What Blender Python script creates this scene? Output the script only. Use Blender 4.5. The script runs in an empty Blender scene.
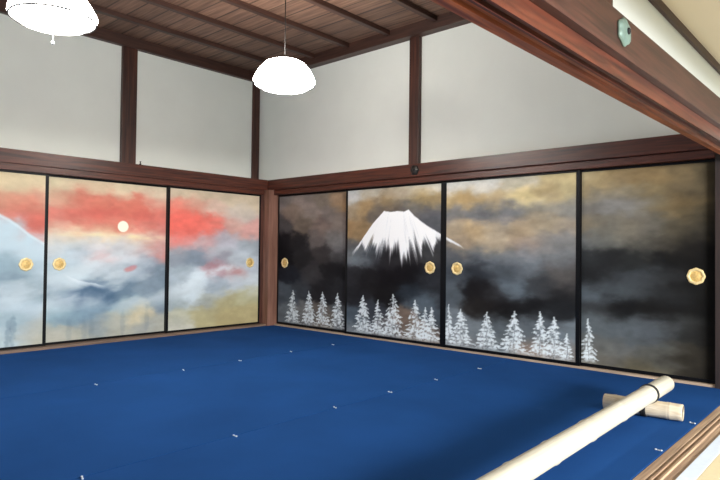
import bpy, bmesh, math, random
import numpy as np
from mathutils import Vector, Matrix
PI = math.pi
scene = bpy.context.scene
col = scene.collection
random.seed(7)

# ------------------------------------------------------------------ helpers
def lin(c):
    c = np.asarray(c, float) / 255.0
    return np.where(c <= 0.04045, c / 12.92, ((c + 0.055) / 1.055) ** 2.4)

def link(name, bm, mats, parent=None, smooth=False):
    me = bpy.data.meshes.new(name)
    bmesh.ops.recalc_face_normals(bm, faces=bm.faces)
    bm.to_mesh(me); bm.free()
    o = bpy.data.objects.new(name, me); col.objects.link(o)
    for m in (mats if isinstance(mats, (list, tuple)) else [mats]):
        me.materials.append(m)
    if smooth:
        for p in me.polygons: p.use_smooth = True
    if parent is not None: o.parent = parent
    return o

def tag(o, label, cat, group=None, kind=None):
    o['label'] = label; o['category'] = cat
    if group: o['group'] = group
    if kind: o['kind'] = kind
    return o

def empty(name, loc=(0, 0, 0), rz=0.0):
    o = bpy.data.objects.new(name, None); col.objects.link(o)
    o.empty_display_size = 0.1
    o.location = loc; o.rotation_euler = (0, 0, rz)
    return o

def struct(name, bm, mats, smooth=False):
    o = link(name, bm, mats, None, smooth); o['kind'] = 'structure'
    return o

def add_box(bm, x0, x1, y0, y1, z0, z1, bev=0.0):
    vs = [bm.verts.new((x, y, z)) for x in (x0, x1) for y in (y0, y1) for z in (z0, z1)]
    q = [(0, 1, 3, 2), (4, 6, 7, 5), (0, 4, 5, 1), (2, 3, 7, 6), (0, 2, 6, 4), (1, 5, 7, 3)]
    fs = [bm.faces.new([vs[i] for i in f]) for f in q]
    if bev > 0:
        es = list({e for f in fs for e in f.edges})
        bmesh.ops.bevel(bm, geom=es, offset=bev, segments=2, affect='EDGES', profile=0.7)

def box(x0, x1, y0, y1, z0, z1, bev=0.0):
    bm = bmesh.new(); add_box(bm, x0, x1, y0, y1, z0, z1, bev); return bm

def add_extrude_y(bm, prof, y0, y1):
    """closed profile of (x, z) run along Y"""
    a = [bm.verts.new((x, y0, z)) for x, z in prof]
    b = [bm.verts.new((x, y1, z)) for x, z in prof]
    n = len(prof)
    for i in range(n):
        j = (i + 1) % n
        bm.faces.new((a[i], a[j], b[j], b[i]))
    bm.faces.new(a); bm.faces.new(list(reversed(b)))

def add_lathe(bm, prof, seg=32, mat=None, lobes=0, amp=0.0, cap0=True, cap1=True):
    """profile of (r, h) turned about Z, then moved by mat"""
    rings = []
    for r, h in prof:
        ring = []
        for k in range(seg):
            a = 2 * PI * k / seg
            rr = r * (1 + amp * math.cos(lobes * a)) if lobes else r
            v = Vector((rr * math.cos(a), rr * math.sin(a), h))
            ring.append(bm.verts.new(mat @ v if mat else v))
        rings.append(ring)
    for p, q in zip(rings, rings[1:]):
        for k in range(seg):
            bm.faces.new((p[k], p[(k + 1) % seg], q[(k + 1) % seg], q[k]))
    if cap0: bm.faces.new(list(reversed(rings[0])))
    if cap1: bm.faces.new(rings[-1])

def add_torus(bm, R, r, mat, seg=32, sub=8, squash=1.0):
    rings = []
    for k in range(seg):
        a = 2 * PI * k / seg; ring = []
        for j in range(sub):
            b = 2 * PI * j / sub
            v = Vector(((R + r * math.cos(b)) * math.cos(a), (R + r * math.cos(b)) * math.sin(a), r * squash * math.sin(b)))
            ring.append(bm.verts.new(mat @ v))
        rings.append(ring)
    for k in range(seg):
        p, q = rings[k], rings[(k + 1) % seg]
        for j in range(sub):
            bm.faces.new((p[j], q[j], q[(j + 1) % sub], p[(j + 1) % sub]))

def add_tube(bm, p0, p1, r, seg=10):
    p0 = Vector(p0); p1 = Vector(p1); d = p1 - p0
    m = Matrix.Translation(p0) @ d.to_track_quat('Z', 'Y').to_matrix().to_4x4()
    add_lathe(bm, [(r, 0), (r, d.length)], seg, m)

# ------------------------------------------------------------------ materials
def new_mat(name):
    m = bpy.data.materials.new(name); m.use_nodes = True
    nt = m.node_tree; b = nt.nodes['Principled BSDF']
    return m, nt, b

def plain(name, rgb, rough=0.6, metal=0.0, spec=0.5, noise=0.0, nscale=40.0, bump=0.0):
    m, nt, b = new_mat(name)
    c = lin(rgb)
    b.inputs['Roughness'].default_value = rough
    b.inputs['Metallic'].default_value = metal
    b.inputs['Specular IOR Level'].default_value = spec
    tc = nt.nodes.new('ShaderNodeTexCoord')
    n = nt.nodes.new('ShaderNodeTexNoise'); n.inputs['Scale'].default_value = nscale; n.inputs['Detail'].default_value = 5
    nt.links.new(tc.outputs['Object'], n.inputs['Vector'])
    r = nt.nodes.new('ShaderNodeValToRGB')
    r.color_ramp.elements[0].position = 0.3; r.color_ramp.elements[1].position = 0.7
    r.color_ramp.elements[0].color = (*(c * (1 - noise)), 1); r.color_ramp.elements[1].color = (*(c * (1 + noise)), 1)
    nt.links.new(n.outputs['Fac'], r.inputs['Fac'])
    nt.links.new(r.outputs['Color'], b.inputs['Base Color'])
    if bump > 0:
        bp = nt.nodes.new('ShaderNodeBump'); bp.inputs['Strength'].default_value = bump; bp.inputs['Distance'].default_value = 0.004
        nt.links.new(n.outputs['Fac'], bp.inputs['Height']); nt.links.new(bp.outputs['Normal'], b.inputs['Normal'])
    return m

def wood(name, dark, light, axis, rough=0.4, stretch=14.0, scale=3.0, spec=0.5):
    """grain that runs along one axis"""
    m, nt, b = new_mat(name)
    b.inputs['Roughness'].default_value = rough
    b.inputs['Specular IOR Level'].default_value = spec
    tc = nt.nodes.new('ShaderNodeTexCoord'); mp = nt.nodes.new('ShaderNodeMapping')
    s = [stretch] * 3; s[axis] = 0.7
    mp.inputs['Scale'].default_value = s
    nt.links.new(tc.outputs['Object'], mp.inputs['Vector'])
    n = nt.nodes.new('ShaderNodeTexNoise'); n.inputs['Scale'].default_value = scale; n.inputs['Detail'].default_value = 8; n.inputs['Distortion'].default_value = 0.6
    nt.links.new(mp.outputs['Vector'], n.inputs['Vector'])
    r = nt.nodes.new('ShaderNodeValToRGB')
    r.color_ramp.elements[0].position = 0.32; r.color_ramp.elements[1].position = 0.68
    r.color_ramp.elements[0].color = (*lin(dark), 1); r.color_ramp.elements[1].color = (*lin(light), 1)
    nt.links.new(n.outputs['Fac'], r.inputs['Fac']); nt.links.new(r.outputs['Color'], b.inputs['Base Color'])
    bp = nt.nodes.new('ShaderNodeBump'); bp.inputs['Strength'].default_value = 0.15; bp.inputs['Distance'].default_value = 0.003
    nt.links.new(n.outputs['Fac'], bp.inputs['Height']); nt.links.new(bp.outputs['Normal'], b.inputs['Normal'])
    return m

def boards_mat():
    """ceiling boards that run along X, each of its own tone, lapped along Y"""
    m, nt, b = new_mat('ceiling_boards')
    b.inputs['Roughness'].default_value = 0.6
    N = nt.nodes.new; L = nt.links.new
    tc = N('ShaderNodeTexCoord'); sp = N('ShaderNodeSeparateXYZ'); L(tc.outputs['Object'], sp.inputs[0])
    dv = N('ShaderNodeMath'); dv.operation = 'DIVIDE'; dv.inputs[1].default_value = BOARD; L(sp.outputs['Y'], dv.inputs[0])
    fl = N('ShaderNodeMath'); fl.operation = 'FLOOR'; L(dv.outputs[0], fl.inputs[0])
    fr = N('ShaderNodeMath'); fr.operation = 'FRACT'; L(dv.outputs[0], fr.inputs[0])
    wn = N('ShaderNodeTexWhiteNoise'); wn.noise_dimensions = '1D'; L(fl.outputs[0], wn.inputs['W'])
    mp = N('ShaderNodeMapping'); mp.inputs['Scale'].default_value = (0.8, 14, 14); L(tc.outputs['Object'], mp.inputs['Vector'])
    n = N('ShaderNodeTexNoise'); n.inputs['Scale'].default_value = 2.5; n.inputs['Detail'].default_value = 8; L(mp.outputs[0], n.inputs['Vector'])
    r = N('ShaderNodeValToRGB'); r.color_ramp.elements[0].position = .3; r.color_ramp.elements[1].position = .7
    r.color_ramp.elements[0].color = (*lin(CEIL_D), 1); r.color_ramp.elements[1].color = (*lin(CEIL_L), 1)
    L(n.outputs['Fac'], r.inputs['Fac'])
    ml = N('ShaderNodeMath'); ml.operation = 'MULTIPLY_ADD'; ml.inputs[1].default_value = .5; ml.inputs[2].default_value = .75; L(wn.outputs['Value'], ml.inputs[0])
    gt = N('ShaderNodeMath'); gt.operation = 'GREATER_THAN'; gt.inputs[1].default_value = .085; L(fr.outputs[0], gt.inputs[0])
    gm = N('ShaderNodeMath'); gm.operation = 'MULTIPLY_ADD'; gm.inputs[1].default_value = .65; gm.inputs[2].default_value = .35; L(gt.outputs[0], gm.inputs[0])
    pr = N('ShaderNodeMath'); pr.operation = 'MULTIPLY'; L(ml.outputs[0], pr.inputs[0]); L(gm.outputs[0], pr.inputs[1])
    vm = N('ShaderNodeVectorMath'); vm.operation = 'SCALE'; L(r.outputs['Color'], vm.inputs[0]); L(pr.outputs[0], vm.inputs['Scale'])
    L(vm.outputs[0], b.inputs['Base Color'])
    return m

def carpet_mat(name, seed):
    m, nt, b = new_mat(name)
    b.inputs['Roughness'].default_value = 0.95; b.inputs['Specular IOR Level'].default_value = 0.04
    N = nt.nodes.new; L = nt.links.new
    tc = N('ShaderNodeTexCoord'); mp = N('ShaderNodeMapping'); mp.inputs['Location'].default_value = (seed, seed * 2.3, 0)
    L(tc.outputs['Object'], mp.inputs['Vector'])
    n = N('ShaderNodeTexNoise'); n.inputs['Scale'].default_value = 1.6; n.inputs['Detail'].default_value = 6; L(mp.outputs[0], n.inputs['Vector'])
    f = N('ShaderNodeTexNoise'); f.inputs['Scale'].default_value = 260; f.inputs['Detail'].default_value = 2; L(mp.outputs[0], f.inputs['Vector'])
    r = N('ShaderNodeValToRGB'); r.color_ramp.elements[0].position = .3; r.color_ramp.elements[1].position = .75
    c = lin(CARPET); r.color_ramp.elements[0].color = (*(c * .9), 1); r.color_ramp.elements[1].color = (*(c * 1.12), 1)
    L(n.outputs['Fac'], r.inputs['Fac'])
    vm = N('ShaderNodeVectorMath'); vm.operation = 'SCALE'; L(r.outputs['Color'], vm.inputs[0])
    ml = N('ShaderNodeMath'); ml.operation = 'MULTIPLY_ADD'; ml.inputs[1].default_value = .5; ml.inputs[2].default_value = .75; L(f.outputs['Fac'], ml.inputs[0])
    L(ml.outputs[0], vm.inputs['Scale'])
    # small pale dusty smudges lying on the pile
    d = N('ShaderNodeTexNoise'); d.inputs['Scale'].default_value = 3.1; d.inputs['Detail'].default_value = 9; d.inputs['Roughness'].default_value = .7; L(mp.outputs[0], d.inputs['Vector'])
    dr = N('ShaderNodeValToRGB'); dr.color_ramp.elements[0].position = .66; dr.color_ramp.elements[1].position = .82
    dr.color_ramp.elements[0].color = (0, 0, 0, 1); dr.color_ramp.elements[1].color = (.35, .35, .35, 1); L(d.outputs['Fac'], dr.inputs['Fac'])
    mx = N('ShaderNodeMix'); mx.data_type = 'RGBA'; L(dr.outputs['Color'], mx.inputs[0]); L(vm.outputs[0], mx.inputs[6]); mx.inputs[7].default_value = (*lin((90, 125, 165)), 1)
    L(mx.outputs[2], b.inputs['Base Color'])
    bp = N('ShaderNodeBump'); bp.inputs['Strength'].default_value = .3; bp.inputs['Distance'].default_value = .003
    L(f.outputs['Fac'], bp.inputs['Height']); L(bp.outputs['Normal'], b.inputs['Normal'])
    return m

def emis(name, rgb, strength):
    m, nt, b = new_mat(name)
    b.inputs['Base Color'].default_value = (.85, .84, .8, 1); b.inputs['Roughness'].default_value = .6
    b.inputs['Emission Color'].default_value = (*lin(rgb), 1); b.inputs['Emission Strength'].default_value = strength
    return m

BOARD = 0.235
CEIL_D = (96, 70, 58); CEIL_L = (144, 112, 92)
CARPET = (29, 70, 126)
M = {}
M['plaster'] = plain('white_plaster', (235, 239, 232), .85, spec=.2, noise=.02, nscale=2.5)
M['beige'] = plain('beige_board', (238, 226, 204), .85, spec=.2, noise=.03, nscale=1.5)
for ax, n in ((0, 'x'), (1, 'y'), (2, 'z')):
    M['wood_' + n] = wood('red_brown_wood_' + n, (50, 21, 14), (98, 48, 31), ax, .36)
M['beam_x'] = wood('dark_beam_x', (48, 30, 25), (78, 50, 40), 0, .5)
M['beam_y'] = wood('dark_beam_y', (48, 30, 25), (78, 50, 40), 1, .5)
M['dark_z'] = wood('dark_pillar_wood', (26, 17, 16), (46, 31, 28), 2, .6)  # darker wood for the pillar at the opening
M['lintel_y'] = wood('dark_lintel_wood', (44, 24, 19), (80, 47, 38), 1, .42)
M['kamoi_lit_y'] = wood('lit_orange_lintel_wood', (96, 46, 26), (176, 100, 60), 1, .34)  # orange light on the lintel's inner half, put into the wood colour
M['post_z'] = wood('dark_post_wood', (46, 24, 20), (84, 48, 36), 2, .45)
M['pillar_z'] = wood('brown_pillar_wood', (104, 70, 56), (140, 100, 84), 2, .5)
M['sill_y'] = wood('worn_sill_wood_y', (128, 102, 82), (190, 160, 128), 1, .6, 22)
M['sill_x'] = wood('worn_sill_wood_x', (140, 120, 102), (186, 164, 140), 0, .6, 22)
M['sill_dark_y'] = wood('grey_brown_sill_wood', (84, 66, 56), (140, 114, 94), 1, .6, 22)
M['track'] = plain('dark_track', (60, 40, 30), .7)
M['lacquer'] = plain('black_lacquer', (11, 11, 13), .35, spec=.2, noise=.1)
M['gold'] = plain('gold_metal', (230, 206, 150), .42, .25, noise=.12, nscale=60, bump=.3)
M['gold_dark'] = plain('darker_gold_metal', (210, 176, 108), .5, .25, noise=.2, nscale=80, bump=.3)  # deeper gold for the inner cup of the pulls
M['bronze'] = plain('dark_bronze', (52, 50, 48), .4, .6, noise=.2)
M['verdigris'] = plain('pale_green_metal', (116, 138, 128), .5, .3, noise=.15, nscale=30)
M['black'] = plain('black_cord', (22, 22, 24), .8)
M['white_pin'] = plain('white_plastic', (196, 202, 208), .5)
M['bamboo'] = wood('cream_bamboo', (184, 177, 158), (206, 199, 180), 1, .45, 20)
M['bamboo_x'] = wood('cream_bamboo_x', (192, 174, 146), (218, 206, 182), 0, .5, 20)
M['bamboo_end'] = plain('bamboo_end_grain', (228, 212, 178), .7, noise=.06, nscale=60)
M['mat'] = plain('tatami_beige', (214, 198, 158), .85, noise=.05, nscale=90, bump=.2)
M['edge'] = plain('pale_border_cloth', (206, 216, 226), .8, noise=.03)
M['base'] = plain('floor_board', (70, 60, 52), .8)
M['ceiling'] = boards_mat()
LAMP_E = 48.0
M['lamp'] = emis('lit_lamp_shade', (255, 250, 243), LAMP_E)
M['bowl'] = emis('lit_lamp_bowl', (255, 249, 240), LAMP_E * 1.1)
M['lampring'] = plain('lamp_ring', (120, 112, 104), .6)
M['cord'] = plain('brown_lamp_cord', (20, 15, 13), .6)

# ------------------------------------------------------------------ painted screens: pigment as a colour attribute, B4 with some shade mixed in
PAINT = {
 'A4': '3.42 1.72 200 180 140, 3.25 1.68 205 185 145, 3.06 1.75 205 185 145, 3.39 1.54 195 140 110, 3.20 1.50 200 115 92, 3.06 1.56 200 140 115, 3.25 1.40 200 100 85, 3.05 1.28 205 95 80, 3.38 1.42 200 115 95, 3.09 1.17 205 105 90, 3.43 1.52 195 130 105, 3.33 1.12 165 190 200, 3.14 1.02 175 195 205, 3.33 0.90 125 153 167, 3.09 0.90 150 170 180, 3.40 1.27 165 190 200, 3.22 1.12 175 198 208, 3.07 1.07 180 198 206, 3.28 0.67 110 135 150, 3.14 0.61 125 145 155, 3.23 0.46 165 185 195, 3.32 0.32 140 165 175, 3.13 0.20 160 165 160, 3.05 0.14 180 170 140, 3.36 0.12 170 190 195',
 'A3': '2.92 1.74 205 190 150, 2.76 1.73 195 175 140, 2.44 1.74 200 175 140, 2.09 1.73 205 185 150, 1.71 1.70 200 180 150, 2.91 1.55 200 160 130, 2.76 1.56 200 130 105, 2.60 1.58 205 105 85, 2.32 1.60 205 105 85, 1.96 1.58 210 105 85, 1.70 1.58 205 130 110, 2.91 1.40 215 110 95, 2.65 1.41 210 100 85, 2.37 1.42 210 95 80, 1.83 1.45 215 95 80, 1.64 1.46 210 110 95, 2.86 1.28 210 140 120, 2.54 1.28 205 120 100, 2.31 1.30 205 115 95, 1.83 1.31 210 110 95, 1.63 1.30 205 105 95, 2.90 1.17 220 195 160, 2.64 1.19 222 195 150, 2.37 1.19 222 195 150, 2.08 1.18 222 195 155, 1.83 1.18 215 180 150, 1.63 1.18 205 140 125, 2.85 1.12 205 195 180, 2.54 1.11 190 190 190, 2.07 1.11 195 185 185, 1.70 1.13 205 140 130, 2.90 1.05 180 190 195, 2.70 1.05 135 155 170, 2.42 1.03 200 205 210, 2.13 1.06 185 190 195, 1.82 1.03 190 170 170, 1.63 1.00 205 125 115, 2.42 0.95 205 165 160, 2.74 0.90 170 190 200, 2.48 0.86 190 205 212, 2.30 0.80 150 165 175, 1.82 0.86 140 155 170, 1.62 0.79 110 130 145, 2.84 0.76 160 185 195, 2.64 0.70 185 205 212, 2.52 0.58 65 95 125, 2.45 0.62 65 93 122, 2.67 0.50 95 122 150, 2.36 0.58 75 105 132, 2.84 0.60 125 150 165, 2.94 0.39 150 180 190, 2.73 0.33 120 150 165, 2.47 0.36 110 140 160, 2.18 0.57 100 125 145, 2.06 0.39 140 165 175, 1.81 0.56 120 140 155, 1.68 0.43 115 135 150, 2.88 0.13 175 175 160, 2.68 0.11 165 165 150, 2.41 0.19 130 145 150, 2.23 0.18 165 165 150, 1.95 0.29 200 185 145, 1.81 0.14 150 155 150, 1.65 0.13 170 170 155',
 'A2': '1.51 1.78 195 175 145, 1.15 1.78 190 170 140, 0.69 1.74 195 175 145, 0.27 1.74 195 175 145, 1.50 1.59 220 120 100, 1.22 1.62 205 140 118, 0.92 1.57 200 165 145, 0.52 1.56 190 175 155, 1.50 1.43 235 95 80, 1.22 1.42 238 98 83, 0.92 1.36 228 110 95, 1.43 1.29 235 95 80, 1.14 1.30 235 100 85, 0.60 1.38 205 150 135, 0.32 1.32 210 150 140, 0.52 1.48 190 175 165, 1.43 1.15 220 120 110, 1.07 1.14 190 150 150, 0.76 1.18 170 165 175, 0.35 1.12 140 150 160, 1.49 0.98 135 145 155, 1.21 0.94 120 135 150, 0.84 0.98 150 150 160, 0.51 0.94 165 175 185, 0.91 0.78 170 120 128, 0.59 0.75 185 135 133, 0.34 0.84 170 180 190, 1.42 0.73 150 165 175, 1.13 0.68 200 215 222, 1.27 0.47 190 205 212, 1.48 0.42 150 165 170, 0.91 0.59 130 145 160, 0.59 0.64 170 180 190, 0.31 0.63 185 195 200, 1.05 0.40 150 155 145, 0.75 0.38 165 155 110, 0.34 0.40 175 170 125, 1.41 0.23 170 170 145, 1.05 0.21 170 160 115, 0.66 0.18 170 155 105, 0.30 0.19 175 160 110, 1.48 0.11 185 185 170',
 'B1': '0.21 1.75 120 110 105, 0.62 1.76 140 125 115, 1.01 1.74 130 115 100, 1.37 1.75 150 120 90, 0.42 1.58 130 110 95, 0.82 1.56 135 120 110, 1.20 1.55 125 112 105, 1.41 1.63 155 120 80, 0.22 1.40 80 75 75, 0.63 1.39 115 100 85, 1.02 1.35 125 105 95, 1.38 1.38 125 110 100, 0.22 1.19 30 28 32, 0.53 1.16 40 38 40, 0.93 1.19 110 100 95, 1.30 1.19 120 115 112, 0.29 0.98 25 24 28, 0.64 0.95 45 43 45, 1.02 1.02 60 55 55, 1.39 0.96 70 68 70, 1.39 1.09 110 108 108, 0.44 0.71 35 38 48, 0.84 0.73 60 58 60, 1.21 0.78 35 33 36, 1.43 0.81 30 30 34, 0.34 0.43 75 85 95, 0.65 0.52 60 65 72, 1.03 0.54 40 38 42, 1.39 0.56 45 45 50, 0.35 0.16 100 110 118, 0.65 0.22 110 110 110, 1.04 0.21 105 95 85, 1.40 0.24 90 95 100',
 'B2': '1.55 1.74 175 175 172, 1.88 1.74 175 165 145, 2.27 1.73 165 150 125, 2.63 1.75 185 175 155, 2.83 1.77 195 190 175, 1.55 1.56 160 140 110, 1.80 1.58 165 130 80, 2.19 1.63 150 120 75, 2.63 1.66 170 140 80, 2.83 1.62 175 145 90, 1.96 1.52 110 100 90, 2.27 1.56 95 90 88, 2.49 1.56 110 105 100, 2.77 1.49 95 95 100, 2.87 1.38 90 92 98, 1.55 1.31 155 120 75, 1.72 1.28 150 120 80, 1.56 1.09 95 95 95, 1.68 1.00 110 120 128, 1.89 1.00 70 75 82, 2.90 1.07 60 60 62, 2.13 0.92 40 38 42, 2.35 0.98 45 43 46, 1.60 0.75 50 50 55, 1.81 0.70 35 33 36, 2.20 0.77 25 22 26, 2.50 0.78 25 23 27, 2.77 0.74 45 48 55, 2.88 0.58 40 42 48, 1.73 0.51 40 40 45, 2.13 0.54 30 28 30, 2.50 0.61 40 48 58, 2.71 0.51 85 100 112, 1.61 0.26 80 95 108, 1.93 0.34 60 65 75, 1.66 0.08 120 130 138, 2.14 0.13 95 95 98, 2.43 0.25 118 98 84, 2.58 0.11 120 110 100, 2.85 0.14 110 95 84, 2.91 0.31 70 80 90',
 'B3': '3.03 1.75 190 188 180, 3.40 1.76 188 186 178, 3.85 1.77 180 172 150, 4.25 1.78 185 165 115, 4.37 1.77 190 170 115, 3.03 1.61 180 150 95, 3.28 1.62 185 150 90, 3.57 1.59 180 155 110, 3.92 1.61 215 190 125, 4.16 1.63 175 150 100, 4.33 1.64 170 155 110, 3.03 1.46 115 115 118, 3.40 1.48 105 107 112, 3.74 1.47 115 116 120, 4.06 1.50 135 130 118, 4.33 1.47 130 128 122, 3.09 1.31 165 145 115, 3.34 1.26 180 150 105, 3.63 1.28 165 148 122, 3.85 1.26 170 145 110, 4.11 1.35 160 142 112, 4.33 1.31 150 135 115, 3.22 1.13 150 130 105, 3.57 1.13 170 150 120, 3.90 1.13 150 130 115, 4.16 1.18 125 120 115, 4.33 1.13 118 118 118, 3.10 0.99 80 85 92, 3.34 1.02 95 102 110, 3.63 1.00 105 112 120, 3.96 1.03 115 122 130, 4.26 1.01 105 108 112, 3.10 0.81 70 78 88, 3.40 0.87 45 50 58, 3.63 0.87 70 78 86, 3.90 0.90 90 98 106, 4.26 0.89 85 82 80, 4.31 0.80 85 80 78, 3.04 0.59 80 90 98, 3.35 0.66 30 28 30, 3.63 0.62 45 45 48, 3.80 0.68 95 110 122, 4.06 0.74 55 58 62, 4.34 0.69 40 40 42, 3.41 0.48 40 36 34, 3.64 0.47 25 23 24, 3.96 0.52 30 30 32, 4.26 0.50 35 37 40, 3.10 0.33 110 120 128, 3.35 0.24 110 120 126, 3.64 0.32 90 100 106, 3.91 0.30 95 105 112, 4.11 0.36 90 100 108, 4.34 0.29 110 122 130, 3.29 0.08 120 125 128, 3.64 0.12 110 120 125, 3.94 0.11 140 120 105, 4.34 0.11 125 120 115',
 'B4': '4.49 1.76 175 155 110, 4.63 1.71 160 135 85, 4.80 1.74 140 115 75, 5.05 1.73 130 105 65, 5.28 1.73 110 92 60, 5.46 1.73 75 65 45, 4.49 1.61 150 130 90, 4.67 1.60 120 115 105, 4.84 1.61 125 112 85, 5.05 1.60 125 105 65, 5.28 1.58 100 85 60, 5.46 1.53 75 66 48, 4.54 1.49 115 112 108, 4.76 1.48 122 120 118, 4.97 1.52 110 106 98, 5.16 1.46 115 100 70, 5.32 1.46 115 90 50, 5.46 1.37 70 62 45, 4.49 1.34 125 110 85, 4.67 1.31 108 103 92, 4.84 1.28 118 108 90, 5.05 1.30 100 95 85, 5.28 1.29 80 72 55, 5.46 1.25 45 42 36, 4.49 1.17 105 108 108, 4.67 1.19 100 100 92, 4.97 1.17 88 85 76, 5.17 1.17 60 56 48, 5.35 1.13 30 28 26, 4.54 1.04 45 48 50, 4.72 1.01 35 36 38, 4.89 1.02 40 42 42, 5.13 1.00 25 25 25, 5.43 1.01 25 24 23, 4.54 0.86 35 36 38, 4.72 0.82 45 47 50, 4.97 0.87 60 66 72, 5.13 0.88 48 50 52, 5.35 0.80 28 28 27, 4.54 0.70 80 90 98, 4.80 0.75 75 85 92, 4.97 0.74 55 60 64, 5.20 0.71 38 40 42, 5.43 0.69 25 25 24, 4.63 0.53 50 52 54, 4.85 0.56 25 25 26, 5.13 0.60 28 27 26, 5.43 0.59 22 22 21, 4.59 0.41 90 100 105, 4.85 0.39 85 94 100, 5.09 0.41 75 82 88, 5.32 0.43 45 46 45, 5.50 0.41 28 27 25, 4.63 0.19 100 102 98, 4.85 0.20 95 97 95, 5.09 0.20 85 85 78, 5.35 0.19 55 50 40, 5.50 0.15 35 32 27, 4.97 0.08 100 92 70, 4.63 0.08 105 100 88',  # painted dark clouds plus the shade falling on its right side
}
FUJI_TOP = [(1.593, 1.038), (1.692, 1.125), (1.790, 1.235), (1.932, 1.390), (2.102, 1.534), (2.194, 1.519), (2.314, 1.526), (2.402, 1.515), (2.466, 1.538), (2.545, 1.466), (2.700, 1.361), (2.902, 1.258), (3.019, 1.202), (3.133, 1.148), (3.208, 1.095)]
FUJI_LOW = [(1.594, 0.988), (1.758, 1.149), (1.825, 1.064), (1.919, 1.185), (1.999, 1.101), (2.092, 1.125), (2.185, 1.067), (2.274, 1.114), (2.365, 0.976), (2.423, 0.919), (2.479, 1.092), (2.564, 1.092), (2.649, 1.003), (2.674, 1.182), (2.770, 1.137), (2.811, 1.071), (2.850, 1.181), (2.968, 1.181), (3.058, 1.159), (3.134, 1.127), (3.208, 1.084)]
TREES = [(0.465, 0.495, 0.059, 0.120), (0.786, 0.498, 0.048, 0.114), (1.052, 0.500, 0.047, 0.118), (1.325, 0.502, 0.047, 0.113), (1.784, 0.504, 0.056, 0.119), (2.024, 0.459, 0.062, 0.090), (2.252, 0.543, 0.056, 0.139), (2.571, 0.494, 0.056, 0.116), (2.710, 0.425, 0.049, 0.085), (2.798, 0.432, 0.047, 0.097), (3.026, 0.480, 0.041, 0.061), (3.177, 0.438, 0.042, 0.113), (3.489, 0.430, 0.048, 0.117), (3.790, 0.464, 0.045, 0.120), (4.062, 0.475, 0.045, 0.093), (4.202, 0.439, 0.044, 0.099), (4.329, 0.301, 0.042, 0.058), (4.514, 0.447, 0.049, 0.065)]
SUN = [(2.144, 1.303)]
SNOWLINE = [(2.825, 0.791), (2.741, 0.736), (2.635, 0.690), (2.548, 0.665), (2.449, 0.651), (2.370, 0.626), (2.301, 0.612)]
BIGMT = [(3.463, 1.415), (3.427, 1.378), (3.337, 1.332), (3.244, 1.266), (3.148, 1.187), (3.051, 1.128), (2.992, 1.087)]
DARKMT = [(2.737, 0.489), (2.654, 0.560), (2.569, 0.622), (2.504, 0.658), (2.437, 0.628), (2.324, 0.613), (2.230, 0.564), (2.123, 0.525)]
REDS = [(2.056, 0.812), (2.410, 0.951), (0.878, 0.769), (0.576, 0.750)]
MIST = [(1.484, 0.545), (1.304, 0.625), (1.132, 0.684), (0.954, 0.744), (0.753, 0.806)]
SMUDGE = [(3.331, 0.171), (3.287, 0.216), (2.571, 0.173), (2.483, 0.144), (2.128, 0.169), (1.834, 0.227), (2.730, 0.144)]

def _lat(seed):
    return np.random.RandomState(seed).rand(64, 64)
def vnoise(x, y, seed):
    t = _lat(seed); xi = np.floor(x).astype(int); yi = np.floor(y).astype(int)
    fx = x - xi; fy = y - yi; fx = fx * fx * (3 - 2 * fx); fy = fy * fy * (3 - 2 * fy)
    g = lambda a, b: t[a % 64, b % 64]
    return (g(xi, yi) * (1 - fx) + g(xi + 1, yi) * fx) * (1 - fy) + (g(xi, yi + 1) * (1 - fx) + g(xi + 1, yi + 1) * fx) * fy
def fbm(x, y, seed, o=4):
    v = 0; a = .5; n = 0
    for k in range(o):
        v = v + a * vnoise(x * 2 ** k + 7.3 * k, y * 2 ** k + 3.1 * k, seed + k); n += a; a *= .5
    return v / n - .5
def sst(a, b, x):
    t = np.clip((x - a) / (b - a), 0, 1); return t * t * (3 - 2 * t)

def mixc(c, col_, m):
    m = np.clip(m, 0, 1)[:, None]
    return c * (1 - m) + np.asarray(col_, float)[None, :] * m if np.ndim(col_) == 1 else c * (1 - m) + col_ * m

def interp(poly, s):
    p = sorted(poly); xs = [q[0] for q in p]; zs = [q[1] for q in p]
    return np.interp(s, xs, zs)

def background(key, s, z, sig, warp):
    pts = np.array([[float(v) for v in t.split()] for t in PAINT[key].split(', ')])
    sd = sum(map(ord, key))
    ws = s + warp * fbm(s * 2.6, z * 4.2, sd, 5) + .16 * fbm(s * 9, z * 16, sd + 3, 4)
    wz = z + warp * .8 * fbm(s * 2.6 + 40, z * 4.2 + 9, sd + 11, 5) + .10 * fbm(s * 9 + 20, z * 16 + 5, sd + 13, 4)
    d = ((ws[:, None] - pts[None, :, 0]) * .85) ** 2 + ((wz[:, None] - pts[None, :, 1]) * 1.35) ** 2
    w = np.exp(-d / (2 * sig * sig)) + 1e-6 / (d + .01) 
    c = (w @ pts[:, 2:5]) / w.sum(1)[:, None]
    n = fbm(s * 4 + .8 * fbm(s * 6, z * 6, sd + 31, 3), z * 11, sd + 23, 6) + .6 * fbm(s * 14, z * 20, sd + 29, 4)
    return c * (1 + (.26 if key[0] == 'B' else .15) * n)[:, None]

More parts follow.
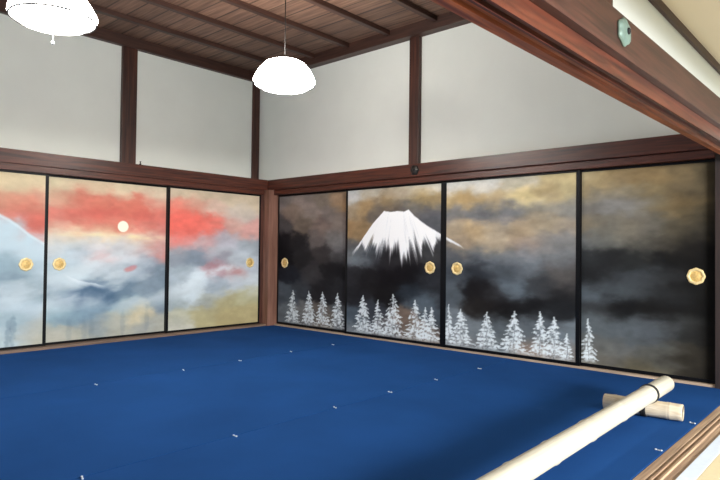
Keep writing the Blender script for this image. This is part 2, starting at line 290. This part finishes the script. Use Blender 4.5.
def paint_b(key, s, z):
    c = background(key, s, z, .082, .12)
    # snow-capped cone
    top = interp(FUJI_TOP, s) + .006 * fbm(s * 40, z * 0, 3, 3)
    low = interp(FUJI_LOW, s)
    inside = sst(0, .012, top - z) * (s > FUJI_TOP[0][0]) * (s < FUJI_TOP[-1][0])
    cx = .5 * (FUJI_TOP[4][0] + FUJI_TOP[8][0]); apex = 1.72 + .35
    ang = (s - cx) / (apex - z + .001)
    streak = fbm(ang * 26, z * 2.2, 51, 4); fine = fbm(ang * 70, z * 5, 57, 3)
    am = np.clip((top - low) / .3, .05, 1)
    h = (z - low) + am * (.34 * streak + .16 * fine)
    fade = sst(0, .10, s - FUJI_TOP[0][0]) * sst(0, .05, FUJI_TOP[-1][0] - s)
    snow = inside * sst(-.10 * am, .13 * am, h) * (.25 + .75 * fade)
    tone = np.array([238, 240, 243])[None, :] * (1 + .22 * np.minimum(fine + streak, .1) - .18 * sst(.12, -.05, h))[:, None]
    c = mixc(c, np.array([112, 116, 122.]), inside * sst(-.34, -.06, h) * sst(1.05, 1.3, z) * .45)
    c = mixc(c, tone, snow * .97)
    # frosted conifers
    for i, (tx, zt, zb, w) in enumerate(TREES):
        if tx < s.min() - w or tx > s.max() + w: continue
        t = np.clip((zt - z) / (zt - zb), -1, 2)
        nt_ = 8 + i % 3
        dx = s - tx - .006 * np.sin(z * 30 + i)
        sg = 1 if True else -1
        ph = np.mod(t * nt_ + .35 * np.sign(dx) * ((i % 2) * .6 - .3) + .9 * fbm(s * 18, z * 18, 90 + i, 2), 1.0)
        br = fbm(s * 48, z * 62, 130 + i, 3); b2 = fbm(s * 20, z * 24, 170 + i, 3)
        wid = 1.45 * w * (.10 + .95 * np.clip(t, 0, 1) ** .8) * (.48 + .60 * ph + .5 * b2)
        ins = sst(0, .018, wid - np.abs(dx)) * (t > 0) * (t < 1.02)
        m = ins * np.clip(.66 + 2.2 * br + 1.0 * b2 + .5 * (ph - .45), .10, .95)
        m = np.maximum(m, .85 * sst(.010, .003, np.abs(dx)) * (t > -.03) * (t < .3))
        m *= sst(-.02, .05, z - .05)
        c = mixc(c, np.array([208, 219, 223.]), m)
        c = mixc(c, np.array([58, 66, 72.]), sst(.007, .002, np.abs(dx)) * (t > .45) * (t < .98) * (br > .02) * .5)
    return c

def paint_a(key, s, z):
    c = background(key, s, z, .085, .12)
    ms = sst(1.30, .95, z) * sst(.25, .5, z) * np.clip(.18 + 1.9 * fbm(s * 2.4 + .5 * fbm(s * 5, z * 5, 207, 3), z * 6.5 + s * 1.2, 201, 5), 0, .62) * (1 if key != 'A2' else .7)
    c = mixc(c, np.array([196, 208, 212.]), ms)
    if key == 'A4':
        e = interp(BIGMT, s)
        m = sst(-.012, .02, e - z) * (1 - .75 * sst(.10, .5, e - z))
        c = mixc(c, np.array([176, 199, 209.]) * (1 + .0), m * (.85 + .6 * fbm(s * 8 + z * 6, z * 9 - s * 5, 71, 4)))
        c = mixc(c, np.array([205, 218, 224.]), sst(.03, .0, np.abs(e - z - .015)) * .5)
    if key == 'A3':
        sx, sz = SUN[0]; d = np.hypot(s - sx, z - sz)
        e = interp(DARKMT, s)
        k = sst(0, .14, DARKMT[0][0] - s) * sst(0, .2, s - DARKMT[-1][0])
        c = mixc(c, np.array([66, 96, 126.]), k * sst(-.012, .04, e - z) * (1 - sst(.02, .26, e - z)) * np.clip(.68 + 1.4 * fbm(s * 9, z * 14, 44, 4), 0, 1))
        w = interp(SNOWLINE, s) + .012 * fbm(s * 14, z * 0, 5, 3)
        kk = sst(0, .15, SNOWLINE[0][0] - s) * sst(0, .15, s - SNOWLINE[-1][0])
        c = mixc(c, np.array([214, 224, 228.]), kk * sst(-.05, .0, z - w) * sst(.012, .0, z - w) * .6)
        c = mixc(c, np.array([222, 112, 92.]), sst(.14, .06, d) * .5)
        c = mixc(c, np.array([238, 230, 202.]), sst(.068, .060, d))
        line = interp([(SUN[0][0] - .40, SUN[0][1] - .125), (SUN[0][0], SUN[0][1] - .11), (SUN[0][0] + .62, SUN[0][1] - .10)], s) + .02 * fbm(s * 5, z * 0, 19, 3)
        kl = sst(.75, .45, np.abs(s - SUN[0][0] - .1)) 
        c = mixc(c, np.array([232, 214, 160.]), kl * sst(.05, .004, np.abs(z - line)) * np.clip(.42 + 1.3 * fbm(s * 7, z * 30, 47, 3), 0, .7))
        for (rs, rz), (a, b, st) in zip(REDS[:2], ((.085, .034, .7), (.12, .03, .15))):
            q = ((s - rs) / a) ** 2 + ((z - rz + .25 * (s - rs)) / b) ** 2 + 1.2 * fbm(s * 14, z * 14, 33, 3)
            c = mixc(c, np.array([208, 92, 88.]), sst(1.5, .0, q) * st * .8)
    if key == 'A2':
        for (rs, rz), (a, b, st) in zip(REDS[2:], ((.16, .028, .16), (.14, .03, .26))):
            q = ((s - rs) / a) ** 2 + ((z - rz + .25 * (s - rs)) / b) ** 2 + 1.4 * fbm(s * 12, z * 14, 35, 3)
            c = mixc(c, np.array([190, 92, 92.]), sst(1.6, .0, q) * st * .7)
        w = interp(MIST, s) + .09 * fbm(s * 9, z * 2, 8, 3)
        k = sst(.75, .3, np.abs(s - .95)) * np.clip(.7 + 2.2 * fbm(s * 8 + z * 5, z * 16, 77, 4), 0, 1)
        c = mixc(c, np.array([205, 218, 224.]), k * sst(.10, .0, np.abs(z - w)) * .75)
    for i, (ss, sz) in enumerate(SMUDGE):
        q = ((s - ss) / .035) ** 2 + ((z - sz) / .17) ** 2 + 1.6 * fbm(s * 22, z * 30, 60 + i, 3)
        c = mixc(c, np.array([78, 104, 124.]), sst(1.3, .1, q) * (.34 if i < 2 else .16))
    return c

def canvas(key, s0, s1, z0, z1, step=.008):
    ns = int(round((s1 - s0) / step)) + 1; nz = int(round((z1 - z0) / step)) + 1
    S, Z = np.meshgrid(np.linspace(s0, s1, ns), np.linspace(z0, z1, nz), indexing='ij')
    s = S.ravel(); z = Z.ravel()
    c = (paint_a if key[0] == 'A' else paint_b)(key, s, z)
    c = c if key[0] == 'A' else 255 * (c / 255) ** 1.12 * 1.04
    g = c.mean(1)[:, None]; c = g + (c - g) * (.80 if key[0] == 'A' else .68)
    alb = np.clip(lin(np.clip(c, 2, 252)) * GAIN[key[0]], .004, .86)
    idx = np.arange(ns * nz).reshape(ns, nz)
    f = np.stack([idx[:-1, :-1], idx[1:, :-1], idx[1:, 1:], idx[:-1, 1:]], -1).reshape(-1, 4)
    return s, z, alb, f

GAIN = {'A': 1.10, 'B': 1.08}
def paint_mat(name, rough):
    m, nt, b = new_mat(name)
    b.inputs['Roughness'].default_value = rough; b.inputs['Specular IOR Level'].default_value = .06
    a = nt.nodes.new('ShaderNodeVertexColor'); a.layer_name = 'pigment'
    tc = nt.nodes.new('ShaderNodeTexCoord')
    n = nt.nodes.new('ShaderNodeTexNoise'); n.inputs['Scale'].default_value = 120; n.inputs['Detail'].default_value = 3
    nt.links.new(tc.outputs['Object'], n.inputs['Vector'])
    ml = nt.nodes.new('ShaderNodeMath'); ml.operation = 'MULTIPLY_ADD'; ml.inputs[1].default_value = .16; ml.inputs[2].default_value = .92
    nt.links.new(n.outputs['Fac'], ml.inputs[0])
    vm = nt.nodes.new('ShaderNodeVectorMath'); vm.operation = 'SCALE'
    nt.links.new(a.outputs['Color'], vm.inputs[0]); nt.links.new(ml.outputs[0], vm.inputs['Scale'])
    nt.links.new(vm.outputs[0], b.inputs['Base Color'])
    return m
M['paint'] = paint_mat('painted_paper', .6)

def screen(key, s0, s1, back, label, pull_s, group, stile=(.03, .03)):
    """sliding screen: along -Y on the left wall (A), along +X on the back wall (B). Local frame: u along the wall, v out into the room, Z up"""
    t = .024
    root = empty('painted_sliding_screen', (0, 0, 0))
    tag(root, label, 'sliding screen', group)
    if key[0] == 'A':
        P = lambda u, v, z: (v - back, -u, z)
    else:
        P = lambda u, v, z: (u, -v + back, z)
    zb, zt = (.026 if key[0] == 'A' else .0195), 1.822
    pb, pt = .05, 1.80
    def pbox(u0, u1, v0, v1, z0, z1, bev=0):
        a = P(u0, v0, z0); b = P(u1, v1, z1)
        return box(min(a[0], b[0]), max(a[0], b[0]), min(a[1], b[1]), max(a[1], b[1]), z0, z1, bev)
    link('frame_stile', pbox(s0, s0 + stile[0], -t, .004, zb, zt, .003), M['lacquer'], root)
    link('frame_stile', pbox(s1 - stile[1], s1, -t, .004, zb, zt, .003), M['lacquer'], root)
    link('frame_rail', pbox(s0 + stile[0], s1 - stile[1], -t, .004, zb, pb, .002), M['lacquer'], root)
    link('frame_rail', pbox(s0 + stile[0], s1 - stile[1], -t, .006, pt, zt, .002), M['lacquer'], root)
    a0, a1 = s0 + stile[0] - .004, s1 - stile[1] + .004
    s, z, alb, f = canvas(key, a0, a1, pb - .003, pt + .003)
    nv = len(s)
    co = np.array([P(u, 0.0, w) for u, w in zip(s, z)])
    me = bpy.data.meshes.new('painted_panel')
    # a backing skin gives the panel its thickness
    bk = [P(a0, -t + .004, pb), P(a1, -t + .004, pb), P(a1, -t + .004, pt), P(a0, -t + .004, pt)]
    me.from_pydata(co.tolist() + [list(b) for b in bk], [], f.tolist() + [[nv, nv + 1, nv + 2, nv + 3]])
    at = me.color_attributes.new('pigment', 'FLOAT_COLOR', 'POINT')
    rgba = np.ones((nv + 4, 4)); rgba[:nv, :3] = alb; rgba[nv:, :3] = .3
    at.data.foreach_set('color', rgba.ravel().astype(np.float32))
    me.materials.append(M['paint'])
    o = bpy.data.objects.new('painted_panel', me); col.objects.link(o); o.parent = root
    if pull_s is not None:
        zc = .875
        c = Vector(P(pull_s, 0.0, zc))
        nrm = Vector(P(0, 1, 0)) - Vector(P(0, 0, 0))
        m = Matrix.Translation(c) @ nrm.to_track_quat('Z', 'Y').to_matrix().to_4x4()
        bm = bmesh.new()
        add_lathe(bm, [(.068, -.002), (.068, .005), (.064, .009), (.052, .010), (.046, .007), (.044, .0035)], 48, m, lobes=8, amp=.035, cap0=False, cap1=False)
        ring = link('door_pull', bm, M['gold'], root, True)
        bm = bmesh.new()
        add_lathe(bm, [(.0455, .0035), (.030, .003), (.026, .0055), (.012, .007), (.004, .0075)], 32, m, lobes=8, amp=.05, cap0=False)
        link('pull_cup', bm, M['gold_dark'], ring, True)
    return root

gA = 'painted sliding screens of the left wall'; gB = 'painted sliding screens of the back wall'
screen('A2', .176, 1.60, 0.0, 'red cloud and mist painted sliding screen next to the corner pillar on left wall', .345, gA, (.022, .03))
screen('A3', 1.575, 3.02, .033, 'sliding screen painted with a white sun in red sky above blue mountains', 2.842, gA, (.03, .028))
screen('A4', 2.975, 4.42, 0.0, 'sliding screen with a pale blue mountain slope at left edge of the photo', 3.18, gA, (.034, .034))
screen('B1', .135, 1.515, .033, 'dark cloudy sliding screen with four small frosted trees beside the corner pillar', .291, gB, (.026, .03))
screen('B2', 1.483, 2.948, 0.0, 'sliding screen painted with the white snow-capped mountain', 2.773, gB, (.032, .034))
screen('B3', 2.949, 4.445, 0.0, 'sliding screen of grey and gold clouds over a row of frosted trees', 3.124, gB, (.036, .034))
screen('B4', 4.405, 5.56, .033, 'darkest sliding screen with one frosted tree at far right of the back wall', 5.39, gB, (.045, .03))

# ------------------------------------------------------------------ the setting
YN = -6.3                                     # near end of the room
XO = 5.68                                     # inner line of the opening
UA = -.30                                     # upper part of the left wall lies back
ZC = 3.61
n_trim = [0]
def tilt(bm):
    for v in bm.verts: v.co.z += .0115 * (v.co.y + 2.2)
    return bm
def trim(bm, m, smooth=False):
    n_trim[0] += 1
    return struct('trim_%d' % n_trim[0], bm, m, smooth)

struct('floor', box(.10, XO, YN, -.012, -.10, -.010), M['base'])
struct('wall_left', box(UA - .08, UA, YN, .0, 1.95, ZC), M['plaster'])
struct('wall_back', box(UA - .08, 7.6, .0, .08, 1.95, ZC), M['plaster'])
struct('wall_right', box(5.69, 5.75, YN, .0, 1.85, ZC), M['plaster'])
struct('ceiling', box(UA, 5.69, YN, .0, ZC, ZC + .03), M['ceiling'])
# lower back board behind the screens
trim(box(-.34, -.08, YN, .0, -.10, .0), M['base'])

# head beams under the ceiling
trim(box(UA, -.236, YN, -.12, 3.478, ZC - .0005, .004), M['beam_y'])
trim(box(UA, 5.69, -.12, -.0005, 3.478, ZC - .0005, .004), M['beam_x'])
# ceiling battens, each its own
for x in (.33, .97, 1.59, 2.235, 2.89, 3.54, 4.19, 4.84, 5.49):
    trim(box(x - .032, x + .032, YN, -.1205, 3.556, ZC - .0005, .006), M['beam_y'])

# left wall: head rail, groove rail, sill
trim(box(UA + .0005, .04, YN, -.085, 1.892, 2.034, .004), M['wood_y'])
trim(box(-.07, .026, YN, -.131, 1.823, 1.8915, .003), M['wood_y'])
trim(box(-.07, .10, YN, -.131, -.10, .025, .003), M['sill_dark_y'])
# back wall
trim(box(UA + .0005, 5.60, -.08, -.0005, 1.892, 2.034, .004), M['wood_x'])
trim(box(.131, 5.535, -.045, .07, 1.823, 1.8915, .003), M['wood_x'])
trim(box(.131, 5.535, -.0115, .07, -.10, .019, .002), M['sill_x'])
# posts on the plaster
trim(box(UA + .0005, UA + .05, -2.075, -1.893, 2.0345, 3.4775, .006), M['post_z'])
trim(box(UA + .0005, UA + .03, -.12, -.0005, 2.0345, 3.4775, .004), M['post_z'])
trim(box(2.50, 2.635, -.055, -.0005, 2.0345, 3.4775, .006), M['post_z'])
# pillars
trim(box(-.0, .13, -.13, .056, -.10, 1.8915, .006), M['pillar_z'])
trim(box(5.537, 5.675, -.03, .0, -.10, 1.8915, .006), M['dark_z'])

trim(box(-.05, .012, -.1755, -.1315, .0255, 1.8225, .002), M['post_z'])
trim(box(-.10, -.062, -4.45, -.131, .0255, 1.8225), M['base'])
trim(box(.1305, 5.536, .061, .078, .0255, 1.8225), M['base'])
# opening: grooved lintel, its outer rail, moulding and threshold
Y1 = -.0005
bm = bmesh.new()
add_extrude_y(bm, [(5.652, 1.83), (5.652, 1.760), (5.694, 1.760), (5.698, 1.773), (5.731, 1.773), (5.731, 1.83)], YN, -.081)
trim(tilt(bm), M['kamoi_lit_y'])
bm = bmesh.new()
add_extrude_y(bm, [(5.7315, 1.83), (5.7315, 1.757), (5.742, 1.757), (5.745, 1.773), (5.766, 1.773), (5.769, 1.758), (5.778, 1.758), (5.778, 1.829)], YN, -.081)
trim(tilt(bm), M['wood_y'])
trim(tilt(box(5.755, 5.812, YN, Y1, 1.8305, 1.992, .005)), M['lintel_y'])
trim(tilt(box(5.64, 5.6895, YN, -.081, 1.8305, 1.992, .005)), M['wood_y'])
trim(box(5.7505, 5.769, YN, Y1, 2.2245, 2.2700, .003), M['beam_y'])
trim(box(5.7505, 5.79, -3.19, -3.06, 1.9925, 2.2240, .003), M['post_z'])
bm = bmesh.new()
add_extrude_y(bm, [(XO + .002, -.10), (XO + .002, -.002), (5.722, -.002), (5.726, -.008), (5.738, -.008), (5.741, .002), (5.749, .002), (5.752, -.010), (5.766, -.010), (5.769, .002), (5.780, .002), (5.784, -.006), (5.828, -.006), (5.828, -.10)], YN, Y1)
trim(bm, M['sill_y'])
# passage in front of the opening
struct('floor_passage', box(5.829, 7.6, YN, Y1, -.10, -.016), M['base'])
struct('ceiling_passage', box(5.7505, 7.6, YN, Y1, 2.2705, 2.30), M['beige'])

struct('added_shade_header', box(7.6005, 7.66, YN, Y1, 1.80, 2.30), M['plaster'])  # unseen header, added to keep daylight off the lintel's outer face
struct('wall_passage_end', box(5.7505, 7.6, .0805, .14, -.1, 2.30), M['plaster'])
# ------------------------------------------------------------------ carpets
def carpet(pts, seed, label):
    bm = bmesh.new()
    top = [bm.verts.new((x, y, 0.0)) for x, y in pts]; bot = [bm.verts.new((x, y, -.0095)) for x, y in pts]
    n = len(pts)
    bm.faces.new(top); bm.faces.new(list(reversed(bot)))
    for i in range(n): bm.faces.new((top[i], top[(i + 1) % n], bot[(i + 1) % n], bot[i]))
    es = [e for e in bm.edges if all(v.co.z > -.001 for v in e.verts)]
    bmesh.ops.bevel(bm, geom=es, offset=.004, segments=2, affect='EDGES')
    return tag(link('carpet_strip', bm, carpet_mat('blue_carpet_%d' % seed, seed * 3.7)), label, 'carpet', 'blue carpet strips')
carpet([(.1015, YN), (2.0, YN), (1.975, -.0125), (.131, -.0125), (.131, -.1315), (.1015, -.1315)], 1, 'blue carpet strip lying along the red-sky screens of the left wall')
carpet([(2.003, YN), (3.835, YN), (3.80, -.0125), (1.978, -.0125)], 2, 'blue carpet strip in the middle, between the two long rows of white pins')
carpet([(3.838, YN), (XO, YN), (XO, -.0315), (5.536, -.0315), (5.536, -.0125), (3.803, -.0125)], 3, 'blue carpet strip under the bamboo barrier, beside the wooden threshold')

# carpet pins across the seams
def pin_mesh():
    bm = bmesh.new()
    add_tube(bm, (-.013, 0, .003), (.013, 0, .003), .0028, 8)
    for s in (-1, 1):
        bmesh.ops.create_uvsphere(bm, u_segments=12, v_segments=8, radius=.0055, matrix=Matrix.Translation((s * .014, 0, .0045)) @ Matrix.Diagonal((1.1, 1, .8, 1)))
    me = bpy.data.meshes.new('carpet_pin'); bm.to_mesh(me); bm.free(); me.materials.append(M['white_pin'])
    for p in me.polygons: p.use_smooth = True
    return me
pm = pin_mesh()
ordn = ['nearest', 'second from', 'third from', 'fourth from', 'fifth from', 'sixth from', 'seventh from']
rows = [('left seam row', ((1.939, -.667), (1.959, -1.304), (2.001, -1.977), (2.022, -2.589), (2.041, -3.354))),
        ('middle seam row', ((3.812, -.687), (3.797, -1.347), (3.801, -1.948), (3.814, -2.546), (3.838, -3.371), (3.844, -4.218))),
        ('threshold row', ((5.655, -1.25), (5.652, -1.95), (5.648, -2.58)))]
for rn, pts in rows:
    for i, (x, y) in enumerate(pts):
        o = bpy.data.objects.new('carpet_pin', pm); col.objects.link(o)
        o.location = (x, y, 0); o.rotation_euler = (0, 0, random.uniform(-.35, .35))
        w = ('nearest' if i == 0 else ordn[i]) + (' the back wall' )
        if i == 0: w = 'nearest to the back wall'
        tag(o, 'small white carpet pin in the %s, %s' % (rn, w), 'carpet pin', 'white carpet pins')

# ------------------------------------------------------------------ bamboo barrier
RX, RZ = 5.442, .1490
bar = tag(empty('bamboo_barrier', (RX, -1.22, 0)), 'low cream bamboo barrier, long rail lashed on a short log, on blue carpet', 'barrier')
bar_inv = Matrix.Translation((-RX, 1.22, 0))
def bamboo(bm, p0, p1, r, nodes, seg=32):
    p0 = Vector(p0); p1 = Vector(p1); d = p1 - p0; Lg = d.length
    m = bar_inv @ Matrix.Translation(p0) @ d.to_track_quat('Z', 'Y').to_matrix().to_4x4()
    hs = [(0, r * .955), (.004, r)]
    for n in nodes:
        hs += [(n - .05, r * .995), (n - .016, r * 1.005), (n - .006, r * 1.05), (n - .001, r * 1.02), (n + .002, r * 1.055), (n + .010, r * 1.015), (n + .05, r * .99)]
    hs += [(Lg - .004, r), (Lg, r * .955)]
    add_lathe(bm, [(rr, h) for h, rr in hs], seg, m, cap0=False, cap1=False)
    return m, Lg
bm = bmesh.new()
m, Lg = bamboo(bm, (5.428, -.965, .167), (5.453, -4.75, .1335), .054, [.42, .95, 1.42, 1.86, 2.22, 2.60, 3.0, 3.4])
rail = link('rail', bm, M['bamboo'], bar, True)
for h, f in ((0, 1), (Lg, -1)):
    bm = bmesh.new()
    add_lathe(bm, [(.0515, h + f * .001), (.046, h + f * .0005), (.043, h + f * .004), (.02, h + f * .006)], 28, m)
    link('rail_end', bm, M['bamboo_end'], rail, True)
def foot(p0, p1, r, nodes):
    bm = bmesh.new(); mm, lg = bamboo(bm, p0, p1, r, nodes)
    f = link('foot', bm, M['bamboo_x'], bar, True)
    for h, s in ((0, 1), (lg, -1)):
        b2 = bmesh.new(); add_lathe(b2, [(r * .95, h + s * .001), (r * .85, h + s * .0005), (r * .8, h + s * .004), (r * .3, h + s * .006)], 28, mm)
        link('foot_end', b2, M['bamboo_end'], f, True)
foot((5.14, -1.313, .0585), (5.606, -1.262, .0585), .052, [.07, .39])
foot((5.19, -4.33, .0460), (5.65, -4.29, .0460), .0395, [.08, .38])
def lashing(xr, yr, zr, xf, yf, rf):
    bm = bmesh.new()
    for k in range(3):
        mm = bar_inv @ Matrix.Translation((xr, yr - .0085 * k, zr)) @ Matrix.Rotation(PI / 2, 4, 'X') @ Matrix.Rotation(.08, 4, 'Y')
        add_torus(bm, .0566, .0048, mm, 36, 6)
    for k in range(4):
        mm = bar_inv @ Matrix.Translation((xf + .0095 * k, yf, rf + .0065)) @ Matrix.Rotation(PI / 2, 4, 'Y')
        add_torus(bm, rf + .001, .0046, mm, 32, 6)
    for k in range(2):
        add_tube(bm, bar_inv @ Vector((xf + .012 * k, yf - rf * .7, rf * 1.7)), bar_inv @ Vector((xr - .035, yr, zr - .046)), .005, 8)
    link('lashing_cord', bm, M['black'], bar, True)
lashing(5.430, -1.345, .1636, 5.372, -1.288, .052)
lashing(5.450, -4.365, .1369, 5.395, -4.31, .0395)

# ------------------------------------------------------------------ lamps
def lamp(x, y, z, label, pull):
    r = tag(empty('pendant_lamp', (x, y, z)), label, 'lamp', 'round pendant lamps')
    K = .78
    bm = bmesh.new()
    add_lathe(bm, [(q, h * K) for q, h in ((.09, .186), (.145, .178), (.180, .155), (.226, .085), (.261, .005), (.274, -.040), (.270, -.064), (.250, -.080), (.226, -.084))], 72, None, lobes=12, amp=.012, cap0=True, cap1=False)
    sh = link('lamp_shade', bm, M['lamp'], r, True)
    bm = bmesh.new()
    add_torus(bm, .2640, .0068, Matrix.Translation((0, 0, -.0600)), 72, 6)
    link('shade_wire', bm, M['black'], sh)
    bm = bmesh.new()
    add_lathe(bm, [(q, h * K) for q, h in ((.222, -.080), (.221, -.098), (.207, -.116), (.17, -.131), (.11, -.141), (.05, -.145), (.01, -.146))], 56, None, cap0=True, cap1=True)
    link('lamp_bowl', bm, M['bowl'], r, True)
    bm = bmesh.new(); add_lathe(bm, [(.05, .145), (.05, .165), (.02, .185), (.012, .20)], 24)
    link('lamp_holder', bm, M['cord'], r, True)
    bm = bmesh.new(); add_tube(bm, (0, 0, .19), (0, 0, ZC - .03 - z), .004, 10)
    link('hanging_cord', bm, M['cord'], r, True)
    bm = bmesh.new(); add_lathe(bm, [(.05, ZC - z - .0005), (.05, ZC - z - .02), (.02, ZC - z - .04)], 24)
    link('ceiling_rose', bm, M['cord'], r, True)
    if pull:
        bm = bmesh.new(); add_tube(bm, (.0, 0, -.110), (.0, 0, -.205), .0022, 8)
        pc = link('pull_cord', bm, M['white_pin'], r, True)
        bm = bmesh.new(); add_lathe(bm, [(.002, -.203), (.008, -.208), (.011, -.217), (.008, -.226), (.002, -.229)], 14)
        link('pull_knob', bm, M['white_pin'], pc, True)
lamp(2.551, -1.947, 2.589, 'lit round white pendant lamp hanging in front of the corner, farther lamp', False)
lamp(2.388, -3.847, 2.645, 'lit round white pendant lamp with pull cord at top left, nearer lamp', True)

# ------------------------------------------------------------------ metal fittings
bm = bmesh.new()
mm = Matrix.Rotation(PI / 2, 4, 'X')
add_lathe(bm, [(.056, 0), (.056, .006), (.046, .014), (.026, .020), (.006, .022)], 36, mm, lobes=6, amp=.07)
nc = link('nail_cover', bm, M['bronze'], None, True); nc.location = (2.61, -.0805, 1.963)
tag(nc, 'dark bronze nail cover under the post on the back wall rail', 'nail cover')
bm = bmesh.new(); add_lathe(bm, [(.016, .020), (.014, .030), (.004, .034)], 16, mm); link('boss', bm, M['bronze'], nc, True)
bm = bmesh.new()
mm = Matrix.Rotation(PI / 2, 4, 'Y') @ Matrix.Diagonal((.80, 1.0, 1, 1))
add_lathe(bm, [(.066, 0), (.066, .006), (.056, .013), (.034, .019), (.006, .021)], 36, mm, lobes=6, amp=.07)
nc = link('nail_cover', bm, M['verdigris'], None, True); nc.location = (5.8125, -3.015, 1.912)
tag(nc, 'pale green six-lobed nail cover on the lintel at top right', 'nail cover')
bm = bmesh.new(); add_lathe(bm, [(.014, .018), (.012, .026), (.004, .029)], 16, Matrix.Rotation(PI / 2, 4, 'Y')); link('boss', bm, M['black'], nc, True)
bm = bmesh.new(); add_lathe(bm, [(.012, 0), (.012, .01), (.006, .014), (.006, .03), (.012, .036), (.004, .042)], 12)
hk = link('rail_knob', bm, M['bronze'], None, True); hk.location = (.02, -1.975, 2.0345)
tag(hk, 'tiny dark knob standing on the left wall rail beside the post', 'knob')

# ------------------------------------------------------------------ mat in the passage
mt = tag(empty('floor_mat', (5.9, -3, -.015)), 'beige straw mat with pale blue border in the passage outside the threshold', 'mat')
def local(bm):
    bmesh.ops.translate(bm, verts=bm.verts, vec=(-5.9, 3, .015)); return bm
link('mat_surface', local(box(5.9005, 7.55, YN, -.002, -.0155, .0, .003)), M['mat'], mt)
link('mat_border', local(box(5.8295, 5.90, YN, -.002, -.0155, .001, .003)), M['edge'], mt)

# ------------------------------------------------------------------ camera
cam = bpy.data.cameras.new('camera'); co = bpy.data.objects.new('camera', cam); col.objects.link(co)
yw, pt_, rl = math.radians(132.0638), math.radians(1.087), math.radians(.6447)
fw = Vector((math.cos(pt_) * math.cos(yw), math.cos(pt_) * math.sin(yw), math.sin(pt_)))
rt = Vector((math.sin(yw), -math.cos(yw), 0)); up = rt.cross(fw)
R2 = math.cos(rl) * rt + math.sin(rl) * up; U2 = -math.sin(rl) * rt + math.cos(rl) * up
co.matrix_world = Matrix(((R2.x, U2.x, -fw.x, 6.5956), (R2.y, U2.y, -fw.y, -5.3977), (R2.z, U2.z, -fw.z, 1.0482), (0, 0, 0, 1)))
cam.sensor_width = 36; cam.lens = 593.04 * 36 / 720; cam.clip_start = .02
scene.camera = co

# ------------------------------------------------------------------ light
w = bpy.data.worlds.new('world'); scene.world = w; w.use_nodes = True
bg = w.node_tree.nodes['Background']; bg.inputs['Color'].default_value = (.74, .87, 1.0, 1); bg.inputs['Strength'].default_value = .34
ld = bpy.data.lights.new('daylight_window', 'AREA'); ld.shape = 'RECTANGLE'; ld.size = 2.0; ld.size_y = .65; ld.energy = 760; ld.color = (.98, .99, 1.0)
lo = bpy.data.objects.new('daylight_window', ld); col.objects.link(lo)
tgt = Vector((5.0, -1.4, .0)); dirv = Vector((.54, -.22, .155)).normalized()
lo.location = tgt + dirv * 6.0
lo.rotation_euler = (tgt - lo.location).to_track_quat('-Z', 'Y').to_euler()

scene.view_settings.view_transform = 'Standard'; scene.view_settings.look = 'None'
scene.view_settings.gamma = 1.0; scene.view_settings.use_curve_mapping = False
scene.view_settings.exposure = 0.0
